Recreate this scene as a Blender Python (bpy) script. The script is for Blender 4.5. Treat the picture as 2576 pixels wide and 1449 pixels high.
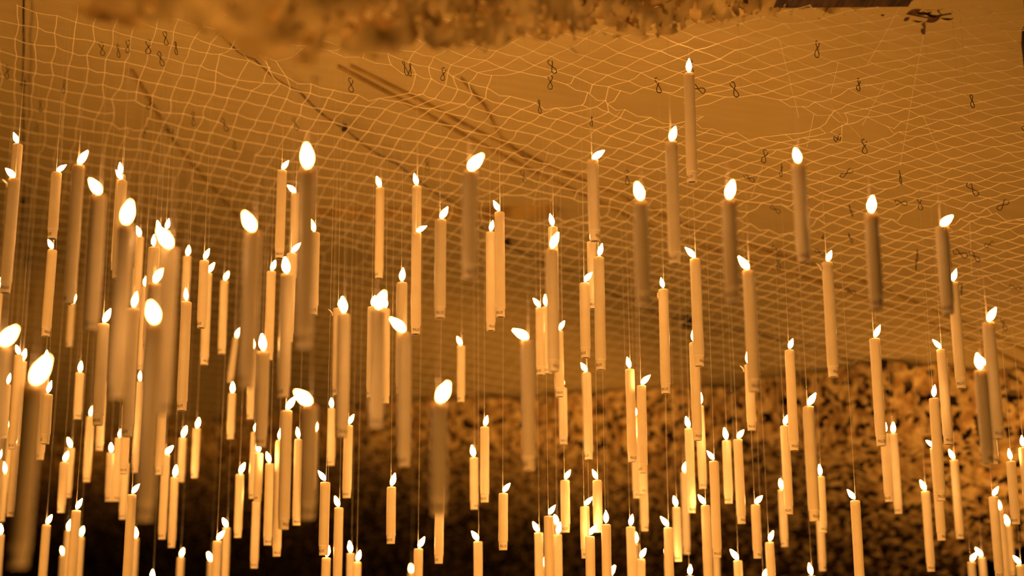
import bpy, math, random
import numpy as np
from mathutils import Vector, Matrix, noise

for o in list(bpy.data.objects):
    bpy.data.objects.remove(o, do_unlink=True)
SC = bpy.context.scene
COL = SC.collection
random.seed(7)

# ------------------------------------------------------------------ camera
FPX = 3578.0                      # focal length in pixels of the 2576 px wide frame
CX, CY = 1288.0, 724.5
CAM = Vector((0, 0, 1.6))
P = math.radians(13.2)
ROLL = math.radians(-0.33)
R0 = Vector((1, 0, 0)); F = Vector((0, math.cos(P), math.sin(P))); U0 = Vector((0, -math.sin(P), math.cos(P)))
R = R0 * math.cos(ROLL) + U0 * math.sin(ROLL)
U = U0 * math.cos(ROLL) - R0 * math.sin(ROLL)
cd = bpy.data.cameras.new('camera')
cam = bpy.data.objects.new('camera', cd); COL.objects.link(cam)
M = Matrix((R, U, -F)).transposed().to_4x4(); M.translation = CAM
cam.matrix_world = M
cd.sensor_width = 36.0; cd.lens = FPX * 36.0 / 2576.0
cd.clip_start = 0.05; cd.clip_end = 60
cd.dof.use_dof = True; cd.dof.focus_distance = 3.05; cd.dof.aperture_fstop = 1.8
SC.camera = cam

# ------------------------------------------------------------------ world, exposure
w = bpy.data.worlds.new('world'); SC.world = w; w.use_nodes = True
w.node_tree.nodes['Background'].inputs[0].default_value = (1.0, 0.36, 0.06, 1)
w.node_tree.nodes['Background'].inputs[1].default_value = 0.012
SC.view_settings.view_transform = 'Standard'; SC.view_settings.look = 'None'
SC.view_settings.gamma = 1.0; SC.view_settings.use_curve_mapping = False
SC.view_settings.exposure = 0.08
cy_ = SC.cycles
cy_.max_bounces = 5; cy_.diffuse_bounces = 3; cy_.glossy_bounces = 2; cy_.transmission_bounces = 2
cy_.transparent_max_bounces = 8; cy_.sample_clamp_indirect = 3.0; cy_.sample_clamp_direct = 0.0
cy_.caustics_reflective = False; cy_.caustics_refractive = False
FLAME_COL = (1.0, 0.45, 0.12, 1)
FLAME_STRENGTH = 74.0
# warm spots added unseen below the frame to brighten ceiling, cloth and candles
for x, y, z, tx, ty, tz, e, ang in ((-1.9, 1.85, 0.8, -1.5, 4.3, 2.9, 145, 90), (0.1, 1.9, 0.8, 0.2, 4.4, 2.8, 112, 90), (1.6, 1.8, 0.8, 1.4, 3.9, 2.6, 52, 90),
        (0.1, 1.25, 0.3, -0.1, 1.5, 2.6, 105, 72), (-2.2, 4.4, 0.9, -2.5, 7.4, 2.9, 115, 48), (-0.2, 4.2, 0.9, 0.0, 6.4, 2.8, 105, 48), (1.9, 3.6, 0.8, 1.7, 5.2, 2.75, 95, 44)):
    ld = bpy.data.lights.new('fill_spot', 'SPOT'); ld.energy = e; ld.color = (1.0, 0.40, 0.070)
    ld.shadow_soft_size = 0.3; ld.spot_size = math.radians(ang); ld.spot_blend = 1.0
    lo_ = bpy.data.objects.new('fill_spot', ld); COL.objects.link(lo_); lo_.location = (x, y, z)
    lo_.rotation_euler = (Vector((tx, ty, tz)) - Vector((x, y, z))).to_track_quat('-Z', 'Y').to_euler()

# ------------------------------------------------------------------ helpers
def ray(x, y):
    return F * FPX + R * (x - CX) + U * (CY - y)
def at_depth(x, y, depth):                 # depth along the view axis
    return CAM + ray(x, y) * (depth / FPX)
def at_height(x, y, h):                    # on the horizontal plane h above the camera
    d = ray(x, y); return CAM + d * (h / d.z)
def project(p):
    q = p - CAM; k = FPX / q.dot(F)
    return CX + q.dot(R) * k, CY - q.dot(U) * k

# the net and the ceiling above it are one sloping, slightly vaulted surface: high over the camera, falling away to the back and right
GC = [0.2205, 0.0531, -0.1196, 0.0136, 0.0073, 0.0185, -0.0109, 0.0244]
def inv_depth(x, y):
    u = max(-1.7, min(1.7, (x - 1288) / 1288)); v = max(-3.6, min(0.75, (y - 724) / 724))
    return max(0.09, sum(c * t for c, t in zip(GC, (1, u, v, u*v, u*u, v*v, u*v*v, u*u*v))))
CEIL_K = 0.86
def on_net(x, y, lower=0.0):
    return at_depth(x, y, 1.0 / inv_depth(x, y)) - Vector((0, 0, lower))
def on_ceiling(x, y, lower=0.0):
    return at_depth(x, y, 1.0 / (CEIL_K * inv_depth(x, y))) - Vector((0, 0, lower))
def net_height_above(p):                   # height of the net straight above a point
    lo_, hi_ = 0.0, 1.6
    for _ in range(24):
        m_ = (lo_ + hi_) / 2; q = p + Vector((0, 0, m_)); x, y = project(q)
        if (q - CAM).dot(F) < 1.0 / inv_depth(x, y): lo_ = m_
        else: hi_ = m_
    return lo_

def mesh_from(verts, faces, name):
    m = bpy.data.meshes.new(name); m.from_pydata([tuple(v) for v in verts], [], faces); m.update()
    return m
def smooth(m, on=True):
    m.polygons.foreach_set('use_smooth', [on] * len(m.polygons)); return m
def obj(name, m, mat=None, parent=None):
    o = bpy.data.objects.new(name, m)
    if mat is not None and len(m.materials) == 0: m.materials.append(mat)
    COL.objects.link(o)
    if parent is not None: o.parent = parent
    return o
def empty(name, loc, label, cat, group=None):
    o = bpy.data.objects.new(name, None); o.empty_display_size = 0.02
    COL.objects.link(o); o.location = loc
    return tag(o, label, cat, group)
def tag(o, label, cat, group=None):
    o['label'] = label; o['category'] = cat
    if group: o['group'] = group
    return o
def struct(o, label=None):
    o['kind'] = 'structure'
    if label: o['label'] = label
    return o
def lathe(prof, n=24, cap=True):
    """profile [(r,z)] bottom to top -> verts, faces"""
    V = []; Fc = []
    for r, z in prof:
        for i in range(n):
            a = 2 * math.pi * i / n; V.append((r * math.cos(a), r * math.sin(a), z))
    for k in range(len(prof) - 1):
        for i in range(n):
            j = (i + 1) % n
            Fc.append((k * n + i, k * n + j, (k + 1) * n + j, (k + 1) * n + i))
    if cap:
        Fc.append(tuple(reversed(range(n)))); b = (len(prof) - 1) * n; Fc.append(tuple(range(b, b + n)))
    return V, Fc
def tube(points, r, n=6, closed=False, V=None, Fc=None, cap=True):
    V = [] if V is None else V; Fc = [] if Fc is None else Fc
    pts = [Vector(p) for p in points]; base = len(V); up = Vector((0.13, 0.21, 0.97))
    for k, p in enumerate(pts):
        a = pts[max(k - 1, 0)]; b = pts[min(k + 1, len(pts) - 1)]
        t = (b - a).normalized(); s = t.cross(up)
        if s.length < 1e-3: s = t.cross(Vector((1, 0, 0)))
        s.normalize(); q = s.cross(t)
        rr = r[k] if isinstance(r, (list, tuple)) else r
        for i in range(n):
            an = 2 * math.pi * i / n; V.append(p + s * (rr * math.cos(an)) + q * (rr * math.sin(an)))
    for k in range(len(pts) - 1):
        for i in range(n):
            j = (i + 1) % n
            Fc.append((base + k * n + i, base + k * n + j, base + (k + 1) * n + j, base + (k + 1) * n + i))
    if cap:
        Fc.append(tuple(base + i for i in reversed(range(n)))); e = base + (len(pts) - 1) * n; Fc.append(tuple(e + i for i in range(n)))
    return V, Fc

def mat(name, col, rough=0.7, **kw):
    m = bpy.data.materials.new(name); m.use_nodes = True
    b = m.node_tree.nodes['Principled BSDF']
    b.inputs['Base Color'].default_value = (*col, 1); b.inputs['Roughness'].default_value = rough
    for k, v in kw.items(): b.inputs[k.replace('_', ' ')].default_value = v
    return m
def noise_mix(m, c1, c2, scale, detail=3, lo=0.4, hi=0.6, stretch=(1, 1, 1), bump=0.0):
    nt = m.node_tree; b = nt.nodes['Principled BSDF']
    tc = nt.nodes.new('ShaderNodeTexCoord'); mp = nt.nodes.new('ShaderNodeMapping'); mp.inputs['Scale'].default_value = stretch
    no = nt.nodes.new('ShaderNodeTexNoise'); no.inputs['Scale'].default_value = scale; no.inputs['Detail'].default_value = detail
    cr = nt.nodes.new('ShaderNodeValToRGB'); cr.color_ramp.elements[0].position = lo; cr.color_ramp.elements[1].position = hi
    cr.color_ramp.elements[0].color = (*c1, 1); cr.color_ramp.elements[1].color = (*c2, 1)
    nt.links.new(tc.outputs['Object'], mp.inputs[0]); nt.links.new(mp.outputs[0], no.inputs['Vector'])
    nt.links.new(no.outputs['Fac'], cr.inputs[0]); nt.links.new(cr.outputs[0], b.inputs['Base Color'])
    if bump:
        bp = nt.nodes.new('ShaderNodeBump'); bp.inputs['Strength'].default_value = bump; bp.inputs['Distance'].default_value = 0.01
        nt.links.new(no.outputs['Fac'], bp.inputs['Height']); nt.links.new(bp.outputs[0], b.inputs['Normal'])
    return m

WAX = mat('cream wax', (0.86, 0.80, 0.68), 0.38, Subsurface_Weight=0.65, Subsurface_Scale=0.006)
WAX.node_tree.nodes['Principled BSDF'].inputs['Subsurface Radius'].default_value = (1.0, 1.0, 1.0)
noise_mix(WAX, (0.88, 0.79, 0.62), (0.92, 0.83, 0.66), 30)
COLLAR = mat('matt cream plastic collar', (0.86, 0.80, 0.68), 0.6)
noise_mix(COLLAR, (0.88, 0.79, 0.62), (0.92, 0.83, 0.66), 60)
HOLLOWM = mat('painted dark hollow', (0.045, 0.02, 0.012), 0.6)
noise_mix(HOLLOWM, (0.010, 0.004, 0.003), (0.02, 0.008, 0.005), 80)
WICK = mat('charred wick', (0.05, 0.03, 0.02), 0.8)
noise_mix(WICK, (0.04, 0.02, 0.015), (0.09, 0.05, 0.03), 400)
INK = mat('printed brown lettering', (0.10, 0.045, 0.02), 0.7)
noise_mix(INK, (0.09, 0.04, 0.02), (0.13, 0.06, 0.03), 300)
THREAD = mat('clear nylon thread', (0.85, 0.72, 0.5), 0.25, Specular_IOR_Level=0.9)
noise_mix(THREAD, (0.88, 0.84, 0.72), (0.97, 0.93, 0.85), 50)
_n = THREAD.node_tree; _L = _n.links.new; _N = _n.nodes.new
_pb = _n.nodes['Principled BSDF']; _ramp = _pb.inputs['Base Color'].links[0].from_socket
_tr = _N('ShaderNodeBsdfTranslucent'); _L(_ramp, _tr.inputs[0]); _m1 = _N('ShaderNodeMixShader'); _m1.inputs[0].default_value = 0.15
_L(_pb.outputs[0], _m1.inputs[1]); _L(_tr.outputs[0], _m1.inputs[2])
_t = _N('ShaderNodeBsdfTransparent'); _m = _N('ShaderNodeMixShader'); _m.inputs[0].default_value = 0.5
_L(_t.outputs[0], _m.inputs[1]); _L(_m1.outputs[0], _m.inputs[2]); _L(_m.outputs[0], _n.nodes['Material Output'].inputs['Surface'])
BLACKM = mat('black wire', (0.015, 0.006, 0.006), 0.5)
noise_mix(BLACKM, (0.01, 0.004, 0.004), (0.025, 0.01, 0.01), 200)
CABLE = mat('dark cable sheath', (0.05, 0.025, 0.015), 0.7)
noise_mix(CABLE, (0.03, 0.014, 0.01), (0.28, 0.17, 0.08), 14, 2, 0.5, 0.62)
NETM = mat('pale nylon netting cord', (0.95, 0.9, 0.75), 0.6)
noise_mix(NETM, (0.84, 0.76, 0.52), (0.90, 0.82, 0.60), 40)
CEILM = mat('pale grained ceiling board', (0.74, 0.62, 0.42), 0.85)
noise_mix(CEILM, (0.50, 0.40, 0.18), (0.55, 0.45, 0.215), 7, 6, 0.3, 0.7, (1, 6, 1), 0.08)
SEAMM = mat('brown seam strip', (0.5, 0.33, 0.18), 0.9)
noise_mix(SEAMM, (0.24, 0.15, 0.04), (0.46, 0.33, 0.11), 9, 4, 0.35, 0.65)
CAMOM = mat('mottled camouflage cloth', (0.6, 0.45, 0.3), 0.95)
noise_mix(CAMOM, (0.42, 0.26, 0.09), (0.82, 0.64, 0.30), 24, 4, 0.40, 0.60, (1, 1, 1), 0.2)
SWAGM = mat('tan camouflage cloth', (0.6, 0.45, 0.3), 0.95)
noise_mix(SWAGM, (0.56, 0.42, 0.19), (0.80, 0.65, 0.34), 16, 3, 0.40, 0.60, (1, 1, 1), 0.1)
BACKM = mat('dark backing cloth', (0.10, 0.055, 0.03), 0.95)
noise_mix(BACKM, (0.03, 0.015, 0.008), (0.09, 0.05, 0.025), 8, 3)
LEAFM = mat('dry brown leaf', (0.10, 0.05, 0.025), 0.8)
noise_mix(LEAFM, (0.05, 0.022, 0.01), (0.16, 0.08, 0.035), 40)
BEAMM = mat('dark timber', (0.06, 0.03, 0.02), 0.8)
noise_mix(BEAMM, (0.03, 0.014, 0.01), (0.09, 0.045, 0.025), 12, 4, 0.4, 0.6, (8, 1, 1))
FLOORM = mat('dark earth floor', (0.08, 0.05, 0.03), 0.95)
noise_mix(FLOORM, (0.05, 0.03, 0.02), (0.11, 0.07, 0.04), 3, 5)

FLM = bpy.data.materials.new('glowing flame'); FLM.use_nodes = True
nt = FLM.node_tree; nt.nodes.clear()
em = nt.nodes.new('ShaderNodeEmission'); out = nt.nodes.new('ShaderNodeOutputMaterial')
em.inputs[0].default_value = FLAME_COL; em.inputs[1].default_value = FLAME_STRENGTH
nt.links.new(em.outputs[0], out.inputs[0])

# ------------------------------------------------------------------ the room: ceiling, floor, walls
H_CEIL, H_NET = 1.42, 1.20        # above the camera
def slab(x0, x1, y0, y1, z0, z1):
    V = [(x, y, z) for z in (z0, z1) for y in (y0, y1) for x in (x0, x1)]
    return V, [(0, 2, 3, 1), (4, 5, 7, 6), (0, 1, 5, 4), (2, 6, 7, 3), (0, 4, 6, 2), (1, 3, 7, 5)]
V = []; Fc = []; NX_, NY_ = 60, 50
for lay in (0, 1):
    for j in range(NY_ + 1):
        for i in range(NX_ + 1):
            V.append(on_ceiling(-850 + 4300 * i / NX_, -1800 + 2940 * j / NY_) + Vector((0, 0, 0.03 * lay)))
n_ = (NX_ + 1) * (NY_ + 1)
for lay in (0, 1):
    for j in range(NY_):
        for i in range(NX_):
            a = lay * n_ + j * (NX_ + 1) + i; q = (a, a + 1, a + NX_ + 2, a + NX_ + 1); Fc.append(q if lay else q[::-1])
struct(obj('ceiling', smooth(mesh_from(V, Fc, 'ceiling')), CEILM))
V, Fc = slab(-6, 6, -2.5, 16.5, -0.05, 0.0)
struct(obj('floor', mesh_from(V, Fc, 'floor'), FLOORM))
V, Fc = slab(-8, 8, 16.4, 16.5, 0, 1.6 + H_CEIL)
struct(obj('wall_back', mesh_from(V, Fc, 'wall_back'), BACKM))

# seams and strips on the ceiling
def strip(name, pts, width, depth=0.004):
    P3 = [on_ceiling(x, y, 0.006) for x, y in pts]; V = []; Fc = []
    for k, p in enumerate(P3):
        a = P3[max(k - 1, 0)]; b = P3[min(k + 1, len(P3) - 1)]; t = (b - a).normalized(); view = (p - CAM).normalized()
        s = t.cross(view).normalized() * width / 2
        for dz in (0, -depth):
            V += [p + s + Vector((0, 0, dz)), p - s + Vector((0, 0, dz))]
    n = len(P3)
    for k in range(n - 1):
        a = 4 * k; b = 4 * (k + 1)
        Fc += [(a + 2, a + 3, b + 3, b + 2), (a, a + 2, b + 2, b), (a + 1, b + 1, b + 3, a + 3)]
    return struct(obj(name, mesh_from(V, Fc, name), SEAMM))
strip('trim_1', [(850, 160), (1000, 240), (1160, 330), (1330, 420), (1500, 500), (1700, 597), (1900, 655), (2100, 715), (2320, 800), (2600, 925)], 0.007)
strip('trim_2', [(880, 158), (1030, 232), (1190, 318), (1360, 402), (1540, 480), (1740, 570), (1940, 630), (2140, 690), (2360, 780), (2600, 885)], 0.006)
strip('trim_3', [(330, 170), (390, 270), (450, 370), (520, 450), (600, 540), (700, 640)], 0.009)
strip('trim_4', [(780, 520), (1100, 524), (1400, 516)], 0.06)
strip('trim_5', [(1160, 190), (1220, 260), (1260, 340), (1330, 400)], 0.005)

# ------------------------------------------------------------------ camouflage drapes
def sheet(name, pos, nx, ny, disp, hole_scale, hole_thr, m, parent, seed=0, drop=None, hs=(1, 1, 1)):
    off = Vector((seed * 13.7, seed * 5.1, seed * 9.3)); V = []
    for j in range(ny + 1):
        for i in range(nx + 1):
            p = pos(i / nx, j / ny)
            q = p * 9 + off; q2 = p * 31 + off
            p = p + (noise.noise_vector(q) * disp) + (noise.noise_vector(q2) * disp * 0.45)
            V.append(p)
    Fc = []
    for j in range(ny):
        for i in range(nx):
            c = V[j * (nx + 1) + i]
            q = Vector((c.x * hs[0], c.y * hs[1], c.z * hs[2])) * hole_scale + off * 2
            hv = noise.noise(q) + 0.35 * noise.noise(q * 2.3)
            thr = hole_thr
            if drop: thr = thr - drop((i + .5) / nx, (j + .5) / ny)
            if hv > thr: continue
            a = j * (nx + 1) + i
            Fc.append((a, a + 1, a + nx + 2, a + nx + 1))
    me = smooth(mesh_from(V, Fc, name)); return obj(name, me, m, parent)
def scraps(name, n, pick, size, m, parent, seed):
    """small curled leaf-shaped cloth tabs"""
    rnd = random.Random(seed); V = []; Fc = []
    for k in range(n):
        c = pick(rnd); L = size * rnd.uniform(0.6, 1.5); W = L * rnd.uniform(0.3, 0.6)
        rot = Matrix.Rotation(rnd.uniform(0, 6.28), 3, 'Z') @ Matrix.Rotation(rnd.uniform(-1.3, 1.3), 3, 'X') @ Matrix.Rotation(rnd.uniform(-1, 1), 3, 'Y')
        b = len(V)
        prof = [(0, 0), (0.3, 1), (0.6, 0.8), (0.85, 0.9), (1, 0.1)]
        for t, ww in prof:
            curl = 0.35 * (t - 0.5) ** 2 * L
            for s in (-1, 0, 1):
                V.append(c + rot @ Vector(((t - .5) * L, s * ww * W / 2, curl + (0.12 * L if s == 0 else 0))))
        for r_ in range(4):
            for s in range(2):
                a = b + r_ * 3 + s; Fc.append((a, a + 1, a + 4, a + 3))
    o = obj(name, smooth(mesh_from(V, Fc, name)), m, parent); o['kind'] = 'stuff'; return o

def lerp_pts(P3, u):
    t = u * (len(P3) - 1); k = min(int(t), len(P3) - 2); return P3[k].lerp(P3[k + 1], t - k)

# far drape: hangs from the net's far edge, then falls away backwards into the dark
top_px = [(-500, 1160), (-200, 1130), (100, 1095), (400, 1060), (700, 1030), (1000, 1000), (1350, 985), (1700, 968), (2000, 930), (2250, 895), (2500, 925), (2800, 915), (3050, 900)]
top3 = [on_ceiling(x, y, 0.02) for x, y in top_px]
def wall_pos(u, v):
    p = lerp_pts(top3, u)
    t = v
    back = 0.12 * t + 7.4 * max(0, t - 0.17) ** 1.05
    down = 1.25 * t ** 0.95
    return p + Vector((-0.15 * back, back, -down))
drape = empty('camouflage_drape', top3[4], 'mottled camouflage cloth curtain hanging across the back below the net', 'camouflage cloth')
def inv(o):   # keep child geometry in world coordinates
    o.matrix_parent_inverse = o.parent.matrix_world.inverted(); return o
bpy.context.view_layer.update()
drape.matrix_world = Matrix.Translation(top3[4])
c1 = sheet('garnished_cloth', wall_pos, 700, 260, 0.024, 34, 0.20, CAMOM, drape, 1, lambda u, v: 0.37 * max(0.0, min(1.0, (v - 0.24) / 0.2))); c1.matrix_parent_inverse = Matrix.Translation(-top3[4])  # sparser cloth lower down; its wider holes also stand in for fading light
c2 = sheet('backing_cloth', lambda u, v: wall_pos(u, v) + Vector((0, 0.25, -0.02)), 60, 40, 0.03, 1, 9, BACKM, drape, 2); c2.matrix_parent_inverse = Matrix.Translation(-top3[4])

# near drape gathered under the ceiling, across the top of the picture
edge_px = [(-150, -60, 1.75), (100, 15, 1.7), (450, 85, 1.68), (780, 140, 1.75), (1100, 122, 1.95), (1500, 85, 2.4), (1900, 45, 2.75), (2250, 5, 2.85), (2500, -60, 2.9)]
edge3 = [at_depth(x, y, z) for x, y, z in edge_px]
def band_pos(u, v):
    p = lerp_pts(edge3, u)
    return p + Vector((0, -0.28 * v + 0.015 * math.sin(u * 40), 0.16 * v + 0.05 * math.sin(3.14 * v)))
B0 = edge3[4]
band = empty('camouflage_swag', B0, 'blurred bunched camouflage cloth slung under the ceiling at the top', 'camouflage cloth')
def rag(u, v): return 0.2 * max(0, 1 - v / 0.12) * (0.5 + 0.5 * noise.noise(Vector((u * 60, 3, 1)))) + 0.2 * max(0, 0.12 - u) * 8
for nm, dy, sd, thr, mm in (('ragged_cloth', 0, 4, 0.24, SWAGM), ('folded_cloth', 0.05, 6, 0.34, CAMOM)):
    o = sheet(nm, lambda u, v, dy=dy: band_pos(u, v) + Vector((0, dy, dy * .6)), 520, 60, 0.026, 32, thr, mm, band, sd, rag)
    o.matrix_parent_inverse = Matrix.Translation(-B0)
def pick_band(r):
    u = r.uniform(0.35, 0.97); v = r.random() ** 1.5
    return band_pos(u, v * 0.6) + Vector((r.gauss(0, .01), r.gauss(0, .02), r.gauss(0, .012)))
o = scraps('leaf_scraps', 900, pick_band, 0.011, SWAGM, band, 5); o.matrix_parent_inverse = Matrix.Translation(-B0)

# dark timber rail beyond the swag at the top right
a = at_depth(1400, -3, 2.75); b = at_depth(2290, -12, 2.75)
d = (b - a).normalized(); s = d.cross(Vector((0, 0, 1))).normalized()
V = []
for p in (a, b):
    for zz in (0, 0.03):
        for k in (-1, 1): V.append(p + s * 0.02 * k + Vector((0, 0, zz - 0.015)))
Fc = [(0, 1, 3, 2), (4, 6, 7, 5), (0, 4, 5, 1), (2, 3, 7, 6), (0, 2, 6, 4), (1, 5, 7, 3)]
struct(obj('trim_6', mesh_from(V, Fc, 'trim_6'), BEAMM))
# ------------------------------------------------------------------ netting
TA = [49.774, -29.576, 31.154, -1.172, 14.615]      # coefficients of t, t2, s, s*t, s2
TB = [-28.512, 6.345, 63.332, -72.625, -40.047]
def ab(s, t): return (TA[0]*t + TA[1]*t*t + TA[2]*s + TA[3]*s*t + TA[4]*s*s, TB[0]*t + TB[1]*t*t + TB[2]*s + TB[3]*s*t + TB[4]*s*s)
def newton(a_, b_, s, t):
    for _ in range(12):
        A_, B_ = ab(s, t)
        as_, at_ = TA[2] + TA[3]*t + 2*TA[4]*s, TA[0] + 2*TA[1]*t + TA[3]*s
        bs_, bt_ = TB[2] + TB[3]*t + 2*TB[4]*s, TB[0] + 2*TB[1]*t + TB[3]*s
        det = as_*bt_ - at_*bs_
        if abs(det) < 1e-6: return None
        ea, eb = a_ - A_, b_ - B_
        ds = (ea*bt_ - at_*eb)/det; dt = (as_*eb - bs_*ea)/det
        s += max(-.1, min(.1, ds)); t += max(-.1, min(.1, dt))
    A_, B_ = ab(s, t)
    return (s, t) if abs(A_-a_) + abs(B_-b_) < 1e-3 else None
# seeds on a regular patch of the net plane
nodes = {}
seeds = {}
for i in range(-60, 61):
    for j in range(0, 90):
        s = i * 0.0085; t = -0.52 + j * 0.0095
        A_, B_ = ab(s, t); k = (round(A_), round(B_))
        e = abs(A_-k[0]) + abs(B_-k[1])
        if k not in seeds or e < seeds[k][0]: seeds[k] = (e, s, t)
for k, (e, s, t) in seeds.items():
    r_ = newton(k[0], k[1], s, t)
    if r_ and abs(r_[0]) < 0.52 and -0.53 < r_[1] < 0.36:
        Y = 3.0 / (r_[1] + 0.8); nodes[k] = [r_[0] * Y, Y]
# torn holes in the net: centre and half-size on the net plane taken from the photo's frame
holes = []
for x, y, rx, ry, an in ((880, 185, 175, 42, 12), (1345, 228, 130, 24, 9), (1660, 262, 110, 24, 10), (1905, 285, 165, 36, 6), (1350, 522, 130, 22, 3), (610, 175, 70, 26, 14),
                         (2340, 545, 55, 26, 12), (2160, 318, 50, 26, -5), (235, 248, 26, 26, 0), (1960, 545, 60, 26, 5), (1850, 640, 0, 0, 0), (860, 640, 40, 22, 5), (325, 275, 24, 26, 0), (2590, 530, 70, 20, -10)):
    if rx: holes.append((x, y, rx, ry, math.radians(an)))
def hole_q(px, py):
    best = 9.0; hb = None
    for h in holes:
        dx, dy = px - h[0], py - h[1]; c, s_ = math.cos(h[4]), math.sin(h[4])
        u_, v_ = (dx*c + dy*s_)/h[2], (-dx*s_ + dy*c)/h[3]
        q = math.hypot(u_, v_)
        if q < best: best = q; hb = (h, u_, v_, c, s_)
    return best, hb
rn = random.Random(3)
NP = {}
torn = set()
for k, (X, Y) in nodes.items():
    p = Vector((X, Y, 1.6 + H_NET))
    px, py = project(p)
    q, hb = hole_q(px, py)
    if q < 0.55 or py > 1100 - 0.085 * px or py < -500: torn.add(k); continue
    if q < 1.9:                                  # mesh pulled outwards around a tear, cords bunch together
        h, u_, v_, c, s_ = hb
        nq = 1.0 + (q - 0.55) * (0.9 / 1.35)
        u2, v2 = u_ * nq / q, v_ * nq / q
        dx, dy = u2*h[2], v2*h[3]
        px, py = h[0] + dx*c - dy*s_, h[1] + dx*s_ + dy*c
    p = on_net(px, py)
    jit = 0.0035
    p += Vector((rn.gauss(0, jit), rn.gauss(0, jit), 0.012 * noise.noise(p * 2.1) + rn.gauss(0, 0.0015)))
    NP[k] = p
V = []; Fc = []
def cord(a, b, sag, r):
    m_ = (a + b) / 2 + Vector((rn.gauss(0, .0015), rn.gauss(0, .0015), -sag))
    tube([a, m_, b], r, 4, V=V, Fc=Fc, cap=False)
for (i, j), p in NP.items():
    for q in ((i + 1, j), (i, j + 1)):
        if q in NP and (NP[q] - p).length < 0.45 and rn.random() > 0.004:
            bdry = any(t_ in torn for t_ in ((i+1, j), (i-1, j), (i, j+1), (i, j-1), (i+1, j+1), (i-1, j-1)))
            cord(p, NP[q], rn.uniform(0, 0.003) + (0.01 * rn.random() if bdry else 0), 0.00105)
net = obj('netting', mesh_from(V, Fc, 'netting'), NETM)
V = []; Fc = []
for p in NP.values():
    b = len(V); r_ = 0.0019
    V += [p + Vector(d_) * r_ for d_ in ((1.5, 0, 0), (-1.5, 0, 0), (0, 1.5, 0), (0, -1.5, 0), (0, 0, 1), (0, 0, -1))]
    Fc += [(b, b+2, b+4), (b+2, b+1, b+4), (b+1, b+3, b+4), (b+3, b, b+4), (b+2, b, b+5), (b+1, b+2, b+5), (b+3, b+1, b+5), (b, b+3, b+5)]
kn = obj('knots', mesh_from(V, Fc, 'knots'), NETM, net); kn['kind'] = 'stuff'
V = []; Fc = []
for pts in ([(2262, 25), (2225, 95), (2180, 170)], [(2330, 60), (2305, 190), (2265, 420)], [(2225, 215), (2170, 320)], [(2048, 290), (2030, 375)], [(2088, 268), (2165, 350)],
            [(2320, 290), (2362, 385)], [(1960, 100), (2010, 300)], [(1560, 285), (1515, 330)], [(1920, 420), (1890, 500)], [(1380, 380), (1340, 520)], [(2440, 560), (2445, 700)], [(2110, 160), (2090, 240)]):
    P3 = [on_net(x, y, -0.004) for x, y in pts]; V, Fc = tube(P3, 0.0006, 4)
    obj('loose_cord', mesh_from(V, Fc, 'loose_cord'), NETM, net)
tag(net, 'wide pale knotted net with torn holes stretched below the ceiling', 'net')
# ------------------------------------------------------------------ cables clipped along the ceiling
def cable(label, pts, clamps, rad, name='ceiling_cable'):
    P3 = [on_ceiling(x, y, 0.03) for x, y in pts]
    o0 = empty(name, P3[0], label, 'cable', 'dark cables along the ceiling')
    P3 = [p - P3[0] for p in P3]; fine = []
    for k in range(len(P3) - 1):
        for t in range(6):
            q = P3[k].lerp(P3[k + 1], t / 6); q.z -= 0.012 * math.sin(math.pi * t / 6); fine.append(q)
    fine.append(P3[-1])
    Vv, Ff = tube(fine, rad, 6); obj('cord', smooth(mesh_from(Vv, Ff, 'cord')), CABLE, o0)
    for x, y, s in clamps:
        c = on_ceiling(x, y, 0.03) - o0.location
        Vv, Ff = lathe([(0.4*s, -0.9*s), (s, -0.8*s), (s, 0.2*s), (0.7*s, 0.4*s), (0.7*s, 1.0*s), (0.4*s, 1.2*s)], 12)
        q = obj('lamp_socket', smooth(mesh_from([Vector(v) + c for v in Vv], Ff, 'lamp_socket')), BLACKM, o0)
    return o0
cable('dark knotted cable running diagonally from upper left to lower right', [(560, 60), (640, 120), (755, 205), (868, 298), (1000, 388), (1140, 485), (1275, 592), (1450, 668), (1600, 740), (1733, 790), (1900, 815), (2060, 855), (2222, 903), (2400, 935), (2620, 985)],
      [(868, 298, 0.010), (1275, 592, 0.014), (1733, 790, 0.022), (2222, 903, 0.022)], 0.0028)
cable('dark cable running straight back along the far left', [(62, -40), (62, 80), (61, 185), (61, 330), (60, 490), (68, 620), (74, 760)], [(61, 185, 0.008), (60, 488, 0.010), (70, 640, 0.012)], 0.003)

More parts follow.
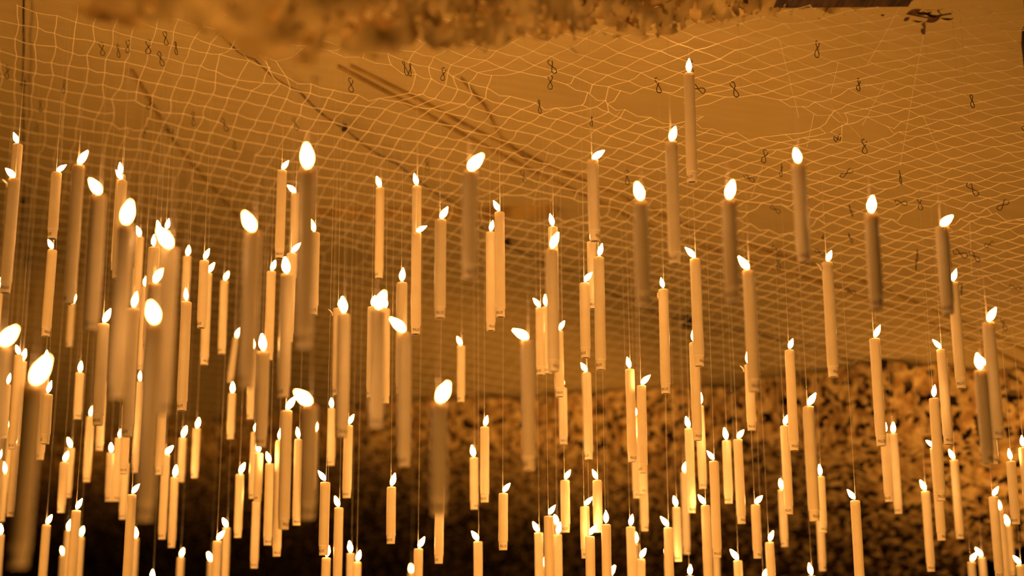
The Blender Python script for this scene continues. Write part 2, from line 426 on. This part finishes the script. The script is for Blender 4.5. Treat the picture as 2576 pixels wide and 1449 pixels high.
# dark fitting at the right edge, and a dried sprig caught in the net
c = on_net(2585, 95, 0.03)
Vv, Ff = lathe([(0.006, -0.05), (0.012, -0.046), (0.013, 0.02), (0.009, 0.05), (0.004, 0.055), (0.001, 0.06), (0.001, 0.24)], 14)
fit = obj('hanging_clamp', smooth(mesh_from(Vv, Ff, 'hanging_clamp')), BLACKM); fit.location = c
tag(fit, 'black clamp hanging from the ceiling at the upper right edge', 'clamp')
sp0 = on_net(2330, 30, 0.01)
sprig = empty('dried_sprig', sp0, 'dark dried leafy sprig caught in the net near the top right corner', 'dried plant')
st = [on_net(2280, 22, .01), on_net(2330, 26, .015), on_net(2392, 22, .01)]
Vv, Ff = tube([p - sp0 for p in st], 0.0016, 6); obj('stem', mesh_from(Vv, Ff, 'stem'), LEAFM, sprig)
for x, y, L, an in ((2318, 10, .035, 0), (2336, 14, .04, .5), (2362, 10, .03, 1.0), (2306, 30, .02, .2), (2322, 40, .028, 1.4), (2345, 24, .035, 2.2), (2380, 24, .025, .1), (2320, 56, .03, 1.5), (2278, 24, .018, 2.0), (2296, 6, .03, 2.4)):
    p = on_net(x, y, .02) - sp0; V = []; Fc = []
    rot = Matrix.Rotation(an, 3, 'Z') @ Matrix.Rotation(0.9, 3, 'X')
    for t, ww in ((0, .05), (.25, .8), (.5, 1), (.75, .7), (1, .05)):
        for s_ in (-1, 0, 1): V.append(p + rot @ Vector(((t-.5)*L, s_*ww*L*.2, .25*L*(t-.5)**2 + (.06*L if s_ == 0 else 0))))
    for r_ in range(4):
        for s_ in range(2):
            a_ = r_*3+s_; Fc.append((a_, a_+1, a_+4, a_+3))
    obj('leaf', smooth(mesh_from(V, Fc, 'leaf')), LEAFM, sprig)
# ------------------------------------------------------------------ candles
# (x, y of the top; y of the foot; width in px; flame lean in degrees, right positive; S = flame hidden)
CANDLES = [
(44,363,640,26,-30),(35,450,737,29,-45),(-4,728,960,22,5),(143,434,601,26,55),(197,416,765,31,30),(250,490,832,37,-35),(308,455,700,26,-42),(304,440,680,24,-8),
(318,566,1005,43,5),(352,597,800,21,-18),(401,582,830,23,-20),(418,580,830,24,12),(385,623,880,27,-5),(427,625,1042,42,-35),(388,714,1010,33,25),(388,815,1310,46,-15),
(343,676,880,20,-5),(365,720,930,19,15),(338,777,1099,30,3),(130,629,846,24,-28),(181,765,873,18,18),(6,868,1300,46,50),(17,968,1102,21,8),(48,893,1130,22,-25),
(57,909,1140,21,12),(117,909,1157,22.5,0),(121,992,1117,26,12),(78,965,1427,50,32),(202,938,1055,21,3),(262,815,1070,29,32),(228,1048,1213,20,8),(260,960,1134,20,0),
(353,960,1190,20,-8),(37,1059,1240,18,-10),(26,1080,1230,19,-5),(44,1067,1230,16,5),(40,1118,1300,22,-22),(12,1192,1312,20,-8),(-3,1158,1300,21,5),
(178,1127,1252,20,-22),(162,1163,1290,21,12),(280,1139,1262,20,0),(300,1102,1262,20.5,12),(320,1020,1192,22,0),(316,1165,1307,20,0),(413,930,1195,23,0),
(418,1144,1357,21,42),(440,1201,1378,20.5,8),(331,1244,1520,24,40),(341,1354,1520,18,0),(190,1284,1540,23.5,28),(115,1320,1540,21.5,32),(203,1350,1540,19,8),
(160,1397,1560,17,-15),(172,1335,1520,18,8),(2,1345,1520,19,-5),(384,1460,1620,20,-5),
(777,425,873,42,0),(710,429,650,24,32),(744,487,700,22,-50),(792,586,792,27,-22),(732,638,860,26,48),(722,690,1000,32,-15),(683,683,906,23,22),(635,582,975,42,-35),
(471,645,780,21,10),(514,656,825,24,20),(524,688,918,22,35),(470,760,1033,26.5,-8),(565,706,890,20,32),(583,850,963,18,12),(584,990,1105,20,0),(663,885,1125,32,-10),
(495,1078,1203,20,12),(460,1101,1213,19.5,12),(636,880,1055,20,0),(641,1088,1255,21,12),(652,1140,1262,22,-5),(645,1262,1430,21,0),(680,1166,1372,22,-18),(604,1193,1353,21,25),
(722,1033,1332,29.5,42),(781,1018,1306,41,-60),(752,1105,1322,22,-10),(705,1108,1400,22,0),(790,1085,1230,15,20),(836,1027,1172,21,-12),(818,1213,1397,26,-36),
(853,1277,1520,23,-28),(571,1327,1500,19.5,-25),(546,1361,1530,22,33),(531,1412,1560,17,-25),(454,1402,1560,18.5,12),(820,1403,1560,23,20),
(957,473,700,22,-25),(1049,469,700,24,-12),(1048,587,841,25.5,58),(1108,553,800,29,35),(1182,430,703,38,38),(1234,585,832,24,15),(1258,534,798,25.5,-33),
(866,790,1100,33,-5),(853,776,995,26,20),(950,779,1078,39,25),(937,772,1000,24,10),(972,777,1015,23,-5),(1012,711,990,28,0),(1020,836,1174,35,-48),
(1160,870,1012,21,-32),(1105,1013,1296,42,32),(1105,1225,1418,23,0),(1219,1074,1264,23,18),(1193,1151,1282,21.5,-15),(985,1225,1368,23.5,20),(876,1070,1253,23,25),
(1052,1380,1560,23,35),(1034,1440,1600,15,-10),(1203,1362,1560,23,-35),(883,1392,1580,21,-15),(898,1414,1580,22,20),(1265,1241,1384,24,38),
(1391,572,800,25,-10),(1389,628,935,31,20),(1492,403,607,29,62),(1489,609,777,25,10),(1506,647,930,27,20),(1470,712,900,26,38),(1612,505,773,38,-14),(1688,358,664,31,15),
(1358,775,943,23,-38),(1376,772,940,22,-12),(1406,832,998,23,38),(1416,976,1118,22,-8),(1328,855,1183,34,-60),(1477,937,1156,23,-38),(1585,929,1162,24,-12),
(1612,970,1190,24,45),(1597,1050,1254,22,0),(1612,1100,1244,22,0),(1617,1150,1336,21.5,0),(1667,728,990,25.5,-15),(1421,1208,1340,24,38),(1502,1208,1340,24.5,-32),
(1471,1274,1405,24,50),(1381,1298,1510,25,35),(1400,1320,1500,19,-12),(1356,1340,1520,22.5,-38),(1403,1345,1540,22.5,20),(1371,1425,1580,18,0),(1524,1319,1520,24.6,5),
(1484,1349,1530,24.4,30),(1533,1450,1600,20,35),(1587,1325,1520,23,10),(1598,1367,1500,18,5),(1611,1406,1560,22,28),(1680,1327,1500,23,-38),(1680,1406,1580,22,-28),
(1702,1276,1413,21.5,-12),
(1731,186,458,27.5,-4),(1749,651,921,27.5,-46),(1832,503,760,37,12),(2009,412,660,35,-4),(1883,681,985,31,-42),(2080,660,948,28,30),(1985,881,1133,24.5,20),
(1746,862,1108,25,0),(1884,918,1083,23.5,-10),(1761,1021,1230,22,10),(1733,1078,1291,22.5,-20),(1827,1108,1267,22.5,-4),(1857,1105,1318,23,38),(1795,1160,1403,24.5,-36),
(1974,1071,1294,23,18),(2034,1023,1311,28.5,40),(2063,1198,1340,22,-10),(2062,1299,1437,20.5,-5),(1721,1189,1395,20,10),(1967,1232,1376,20.5,-8),(1775,1271,1520,23,-42),
(1900,1269,1405,23,52),(1937,1364,1560,22.5,22),(1856,1410,1580,22,-35),(1736,1449,1600,22,0),(1921,1459,1620,22,20),(2043,1449,1600,22,-15),(1797,1290,1540,19,0),
(2190,538,778,35,4),(2369,570,790,33,58),(2398,711,977,27.5,18),(2200,852,1122,27,32),(2368,879,1118,25,-50),(2487,811,1104,30.5,38),(2467,932,1168,33,-10),(2480,920,1168,24,-35),
(2348,1002,1260,26,8),(2226,1091,1263,23.5,16),(2247,1091,1293,21,0),(2352,1127,1360,23.5,-50),(2400,1157,1356,21.5,-32),(2542,1160,1319,24,-3),(2575,1126,1340,24,-5),
(2328,1236,1438,22,-25),(2151,1259,1540,25,-42),(2498,1249,1456,23,42),(2518,1283,1480,19,-18),(2536,1322,1448,18,-12),(2443,1413,1580,20.5,40),(2471,1402,1580,20,-35),
(2567,1421,1580,22,-45),
]
HIDDEN = {(260,960),(320,1020),(316,1165),(413,930),(636,880),(645,1262),(1105,1225),(1489,609),(1597,1050),(1612,1100),(1617,1150),(1746,862),(1797,1290)}
DIA = 0.022

def flame_mesh(seed):
    rnd = random.Random(seed)
    prof = [(0.0009, 0), (0.0030, 0.002), (0.0048, 0.0055), (0.0056, 0.0095), (0.0053, 0.0135), (0.0041, 0.0175), (0.0024, 0.0215), (0.0006, 0.0255)]
    bend = rnd.uniform(-0.002, 0.002); V, Fc = lathe(prof, 10)
    V = [(x + bend * (z / 0.0255) ** 2, y * 0.85, z) for x, y, z in V]
    m = smooth(mesh_from(V, Fc, 'flame')); m.materials.append(FLM); return m
FLAMES = [flame_mesh(i) for i in range(4)]
V, Fc = tube([(0, 0, -0.002), (0.0003, 0, 0.002), (0.0, 0.0002, 0.006)], 0.0007, 6)
WICKM = smooth(mesh_from(V, Fc, 'wick')); WICKM.materials.append(WICK)
V, Fc = tube([(0, 0, 0), (0, 0, 1)], 0.00032, 5)
THREADM = smooth(mesh_from(V, Fc, 'hanging_thread')); THREADM.materials.append(THREAD)
CL = 0.019                                                            # collar length
V, Fc = lathe([(0.0083, 0.0010), (0.0083, 0), (0.0092, 0), (0.0094, 0.0008), (0.0100, CL - 0.0006), (0.0100, CL)], 28, cap=False)
COLM = smooth(mesh_from(V, Fc, 'collar')); COLM.materials.append(COLLAR)
V, Fc = lathe([(0.0083, 0.0003), (0.0079, 0.0012)], 28)
HOLLOWMESH = mesh_from(V, Fc, 'painted_hollow'); HOLLOWMESH.materials.append(HOLLOWM)  # black disc, the shade inside the hollow foot put into its colour
# the printed word, bent round the collar
tc = bpy.data.curves.new('print', 'FONT'); tc.body = 'PRALUXE'; tc.size = 0.0086; tc.align_x = 'CENTER'; tc.space_character = 1.02; tc.offset = 0.00008
to = bpy.data.objects.new('print', tc); COL.objects.link(to)
bpy.context.view_layer.update()
tm = bpy.data.meshes.new_from_object(to.evaluated_get(bpy.context.evaluated_depsgraph_get()))
bpy.data.objects.remove(to)
for v in tm.vertices:
    a = v.co.x * 0.46 / 0.0100; z = v.co.y + 0.0058; rr = 0.0094 + 0.0006 * z / CL + 0.00012
    v.co = (rr * math.sin(a), -rr * math.cos(a), z)
tm.name = 'lettering'; tm.materials.clear(); tm.materials.append(INK)

def body_mesh(L, seed):
    rnd = random.Random(seed); r = DIA / 2
    z0 = CL; zs = [z0, z0 + 0.0008, z0 + 0.002]
    prof = [(r * 0.93, z0), (r * 0.985, z0 + 0.0006), (r * 0.99, z0 + 0.003)]
    n = max(3, int(L / 0.025))
    for k in range(1, n): prof.append((r * (0.985 + 0.012 * rnd.random()), z0 + 0.003 + (L - z0 - 0.006) * k / n))
    prof += [(r * 0.985, L - 0.0030), (r * 0.96, L - 0.0014), (r * 0.86, L - 0.0004), (r * 0.70, L), (r * 0.40, L - 0.0010), (r * 0.12, L - 0.0016)]
    V, Fc = lathe(prof, 26)
    V = [(x * (1 + 0.010 * math.sin(3 * math.atan2(y, x) + z * 60)), y * (1 + 0.01 * math.sin(2 * math.atan2(y, x) + seed)), z) for x, y, z in V]
    m = smooth(mesh_from(V, Fc, 'wax_body')); m.materials.append(WAX); return m

# solve depths, keep neighbours from touching
rows = []
for x, y, yb, wd, lean in CANDLES:
    rows.append(dict(x=x, y=y, yb=yb, w=float(wd), lean=lean, hid=(x, y) in HIDDEN, dep=FPX * DIA / wd))
def solve(c):
    T = at_depth(c['x'], c['y'], c['dep']); q = T - CAM; Vv = CY - c['yb']; Z = Vector((0, 0, 1))
    c['top'] = T; c['L'] = (FPX * q.dot(U) - Vv * q.dot(F)) / (FPX * Z.dot(U) - Vv * Z.dot(F))
for c in rows: solve(c)
for it in range(40):
    moved = False
    for i in range(len(rows)):
        for j in range(i + 1, len(rows)):
            A_, B_ = rows[i], rows[j]
            dx, dy = A_['top'].x - B_['top'].x, A_['top'].y - B_['top'].y
            if dx * dx + dy * dy < 0.0285 ** 2:
                if A_['top'].z + 0.04 < B_['top'].z - B_['L'] or B_['top'].z + 0.04 < A_['top'].z - A_['L']:
                    if dx * dx + dy * dy > 0.014 ** 2: continue
                fr, bk = (A_, B_) if (A_['dep'] < B_['dep']) else (B_, A_)
                fr['dep'] -= 0.006; bk['dep'] += 0.010; solve(fr); solve(bk); moved = True
    if not moved: break

# wording for each candle, from what the photo shows
def area(x, y):
    r_ = 'top' if y < 500 else 'upper' if y < 740 else 'middle' if y < 960 else 'lower' if y < 1200 else 'bottom'
    c_ = 'far left' if x < 300 else 'left' if x < 700 else 'centre left' if x < 1130 else 'centre' if x < 1500 else 'centre right' if x < 1900 else 'right' if x < 2300 else 'far right'
    return r_ + ' ' + c_ if r_ != 'middle' else 'mid-height ' + c_
def look(c):
    ratio = (c['yb'] - c['y']) / c['w']
    s = 'big blurred dark' if c['w'] >= 35 else 'large soft-edged' if c['w'] >= 29.5 else 'crisp cream' if c['w'] >= 24 else 'small pale'
    l = 'cut-off' if c['yb'] > 1449 else 'short' if ratio < 7.6 else 'long' if ratio > 10 else ''
    fl = 'flame hidden' if c['hid'] else 'flame leaning left' if c['lean'] <= -20 else 'flame leaning right' if c['lean'] >= 20 else 'upright flame'
    return (s + (' ' + l if l else '') + ' candle', fl)
bykey = {}
for c in rows:
    c['key'] = (look(c), area(c['x'], c['y'])); bykey.setdefault(c['key'], []).append(c)
ORD = ['first', 'second', 'third', 'fourth', 'fifth', 'sixth', 'seventh', 'eighth', 'ninth', 'tenth']
for key, lst in bykey.items():
    lst.sort(key=lambda c: c['x'])
    for n, c in enumerate(lst):
        (lk, fl), ar = key
        if len(lst) == 1: c['label'] = f'{lk} with {fl}, hanging on a thread, {ar}'
        elif len(lst) == 2: c['label'] = f'{lk}, {fl}, {"left" if n == 0 else "right"} of two such, {ar}'
        else:
            c['label'] = f'{lk}, {fl}, {ORD[n]} such from left, {ar}'
if len({c['label'] for c in rows}) != len(rows): print('DUPLICATE LABELS')

rc = random.Random(11)
for k, c in enumerate(rows):
    T, L = c['top'], max(0.06, c['L'])
    root = empty('candle', T - Vector((0, 0, L)), c['label'], 'candle', 'candles hanging from the net')
    if (c['x'], c['y']) == (583, 850): root.rotation_euler = (0.03, 0.11, 0)
    else: root.rotation_euler = (rc.gauss(0, .004), rc.gauss(0, .004), 0)
    body = obj('wax_body', body_mesh(L, k), None, root)
    col = obj('collar', COLM, None, root); spin = rc.uniform(-1.1, 1.1)
    obj('painted_hollow', HOLLOWMESH, None, root)
    le = obj('lettering', tm, None, col); le.rotation_euler = (0, 0, spin)
    wk = obj('wick', WICKM, None, root); wk.location = (0, 0, L)
    fl = obj('flame', FLAMES[k % 4], None, root); fl.location = (0, 0, L + 0.0035)
    fl.rotation_euler = (rc.uniform(-0.2, 0.2), math.radians(c['lean'] * 0.95), 0)
    s_ = rc.uniform(0.92, 1.1); fl.scale = (s_, s_, s_ * rc.uniform(0.95, 1.1))
    th = obj('hanging_thread', THREADM, None, root); th.location = (0.0012 * (1 if c['lean'] < 0 else -1), 0.0015, L - 0.001); th.scale = (1, 1, max(0.02, net_height_above(T) + 0.004))
    if (c['x'], c['y']) == (583, 850): th.rotation_euler = (-0.03, -0.11, 0)
    if (c['x'], c['y']) in ((853, 776), (1667, 728), (35, 450), (2080, 660), (1884, 918)):
        sd = -1
        pts = [(sd * 0.0105, 0, L - .012), (sd * 0.0125, -.001, L - .016), (sd * 0.0135, -.001, L - .010), (sd * 0.017, -.001, L - .006), (sd * 0.022, -.002, L - .002)]
        if (c['x'], c['y']) == (1667, 728): pts = [(sd * 0.0100, -.004, L - .006), (sd * 0.0120, -.003, L - .011), (sd * 0.0122, -.003, L - .018), (sd * 0.0110, -.003, L - .022)]
        Vv, Ff = tube(pts, [0.0022, 0.002, 0.0018, 0.0014, 0.0006][:len(pts)] if len(pts) == 5 else [0.0016, 0.0026, 0.0022, 0.001], 8)
        obj('wax_drip', smooth(mesh_from(Vv, Ff, 'wax_drip')), WAX, root)

# ------------------------------------------------------------------ wire hooks scattered over the net
HOOKS = [(257,113,15,30),(298,118,5,70),(322,107,0,20),(374,108,0,25),(405,138,20,60),(417,86,10,40),(443,111,0,75),(161,208,5,60),(102,257,5,60),(19,172,8,70),(93,310,10,60),(378,252,20,30),
(365,325,-5,60),(422,318,80,20),(487,290,10,60),(590,355,15,70),(565,305,30,50),(743,302,20,60),(883,204,0,45),(1019,160,20,60),(1032,165,0,70),(1115,176,10,30),(1389,157,-25,20),(1384,196,0,20),
(1357,258,3,60),(1577,437,10,30),(1488,296,30,60),(1655,204,-5,35),(1317,435,-20,20),(1075,405,0,30),(2055,112,0,40),(1736,155,-5,20),(1757,212,-70,20),(1847,214,15,10),(2159,202,20,40),
(2444,243,-5,30),(2106,337,-65,50),(2174,358,0,20),(1923,383,20,25),(1965,419,5,60),(1884,438,-70,30),(2129,425,-60,0),(2264,436,15,60),(2446,466,-35,0),(2578,322,10,10),(1950,517,-65,20),
(2140,520,-60,70),(2266,500,85,0),(2313,502,0,20),(2522,505,-50,0),(2488,605,70,30),(2415,628,-65,0),(2451,635,-50,20),(2307,633,-15,60),(2304,657,-50,75),(2418,720,-30,78),(2553,714,80,10),
(2070,587,-60,60),(2139,590,-70,60),(2062,625,-75,20),(1958,652,0,20),(1952,616,-80,40),(2524,806,-20,20),(2140,724,80,30)]
V0 = []
for k in range(30):
    t = 0.55 + (2 * math.pi - 0.45) * k / 29
    V0.append((0.0052 * math.sin(2 * t) * (1.0 if math.cos(t) < 0 else 1.15), 0.0012 * math.sin(t), 0.0155 * math.cos(t)))
V, Fc = tube(V0, 0.0009, 6); HOOKM = smooth(mesh_from(V, Fc, 'wire_hook')); HOOKM.materials.append(BLACKM)
def harea(x, y):
    c_ = 'far left' if x < 300 else 'left' if x < 700 else 'centre left' if x < 1250 else 'centre' if x < 1700 else 'centre right' if x < 2100 else 'right' if x < 2350 else 'far right'
    r_ = 'top' if y < 180 else 'upper' if y < 340 else 'mid' if y < 560 else 'lower'
    return r_ + ' ' + c_
hk = {}
for h in HOOKS:
    po = 'edge-on' if h[3] >= 55 else 'lying' if abs(h[2]) > 40 else 'upright'
    hk.setdefault((po, harea(h[0], h[1])), []).append(h)
for (po, ar), lst in hk.items():
    lst.sort()
    for n, (x, y, roll, yaw) in enumerate(lst):
        h = bpy.data.objects.new('wire_hook', HOOKM); COL.objects.link(h)
        p = on_net(x, y, 0.010); h.location = p
        h.rotation_euler = (rc.uniform(-.15, .15), math.radians(roll), math.radians(yaw + (180 if rc.random() < .4 else 0)))
        k_ = rc.uniform(0.95, 1.2); h.scale = (k_ * rc.uniform(.8, 1.1), 1, k_)
        if len(lst) == 1: lb = f'{po} black figure-eight wire hook on the net, {ar}'
        elif len(lst) == 2: lb = f'{po} black figure-eight wire hook on the net, {("left", "right")[n]} of two, {ar}'
        else: lb = f'{po} black figure-eight wire hook on the net, {ORD[n]} from left, {ar}'
        tag(h, lb, 'hook', 'wire hooks on the net')
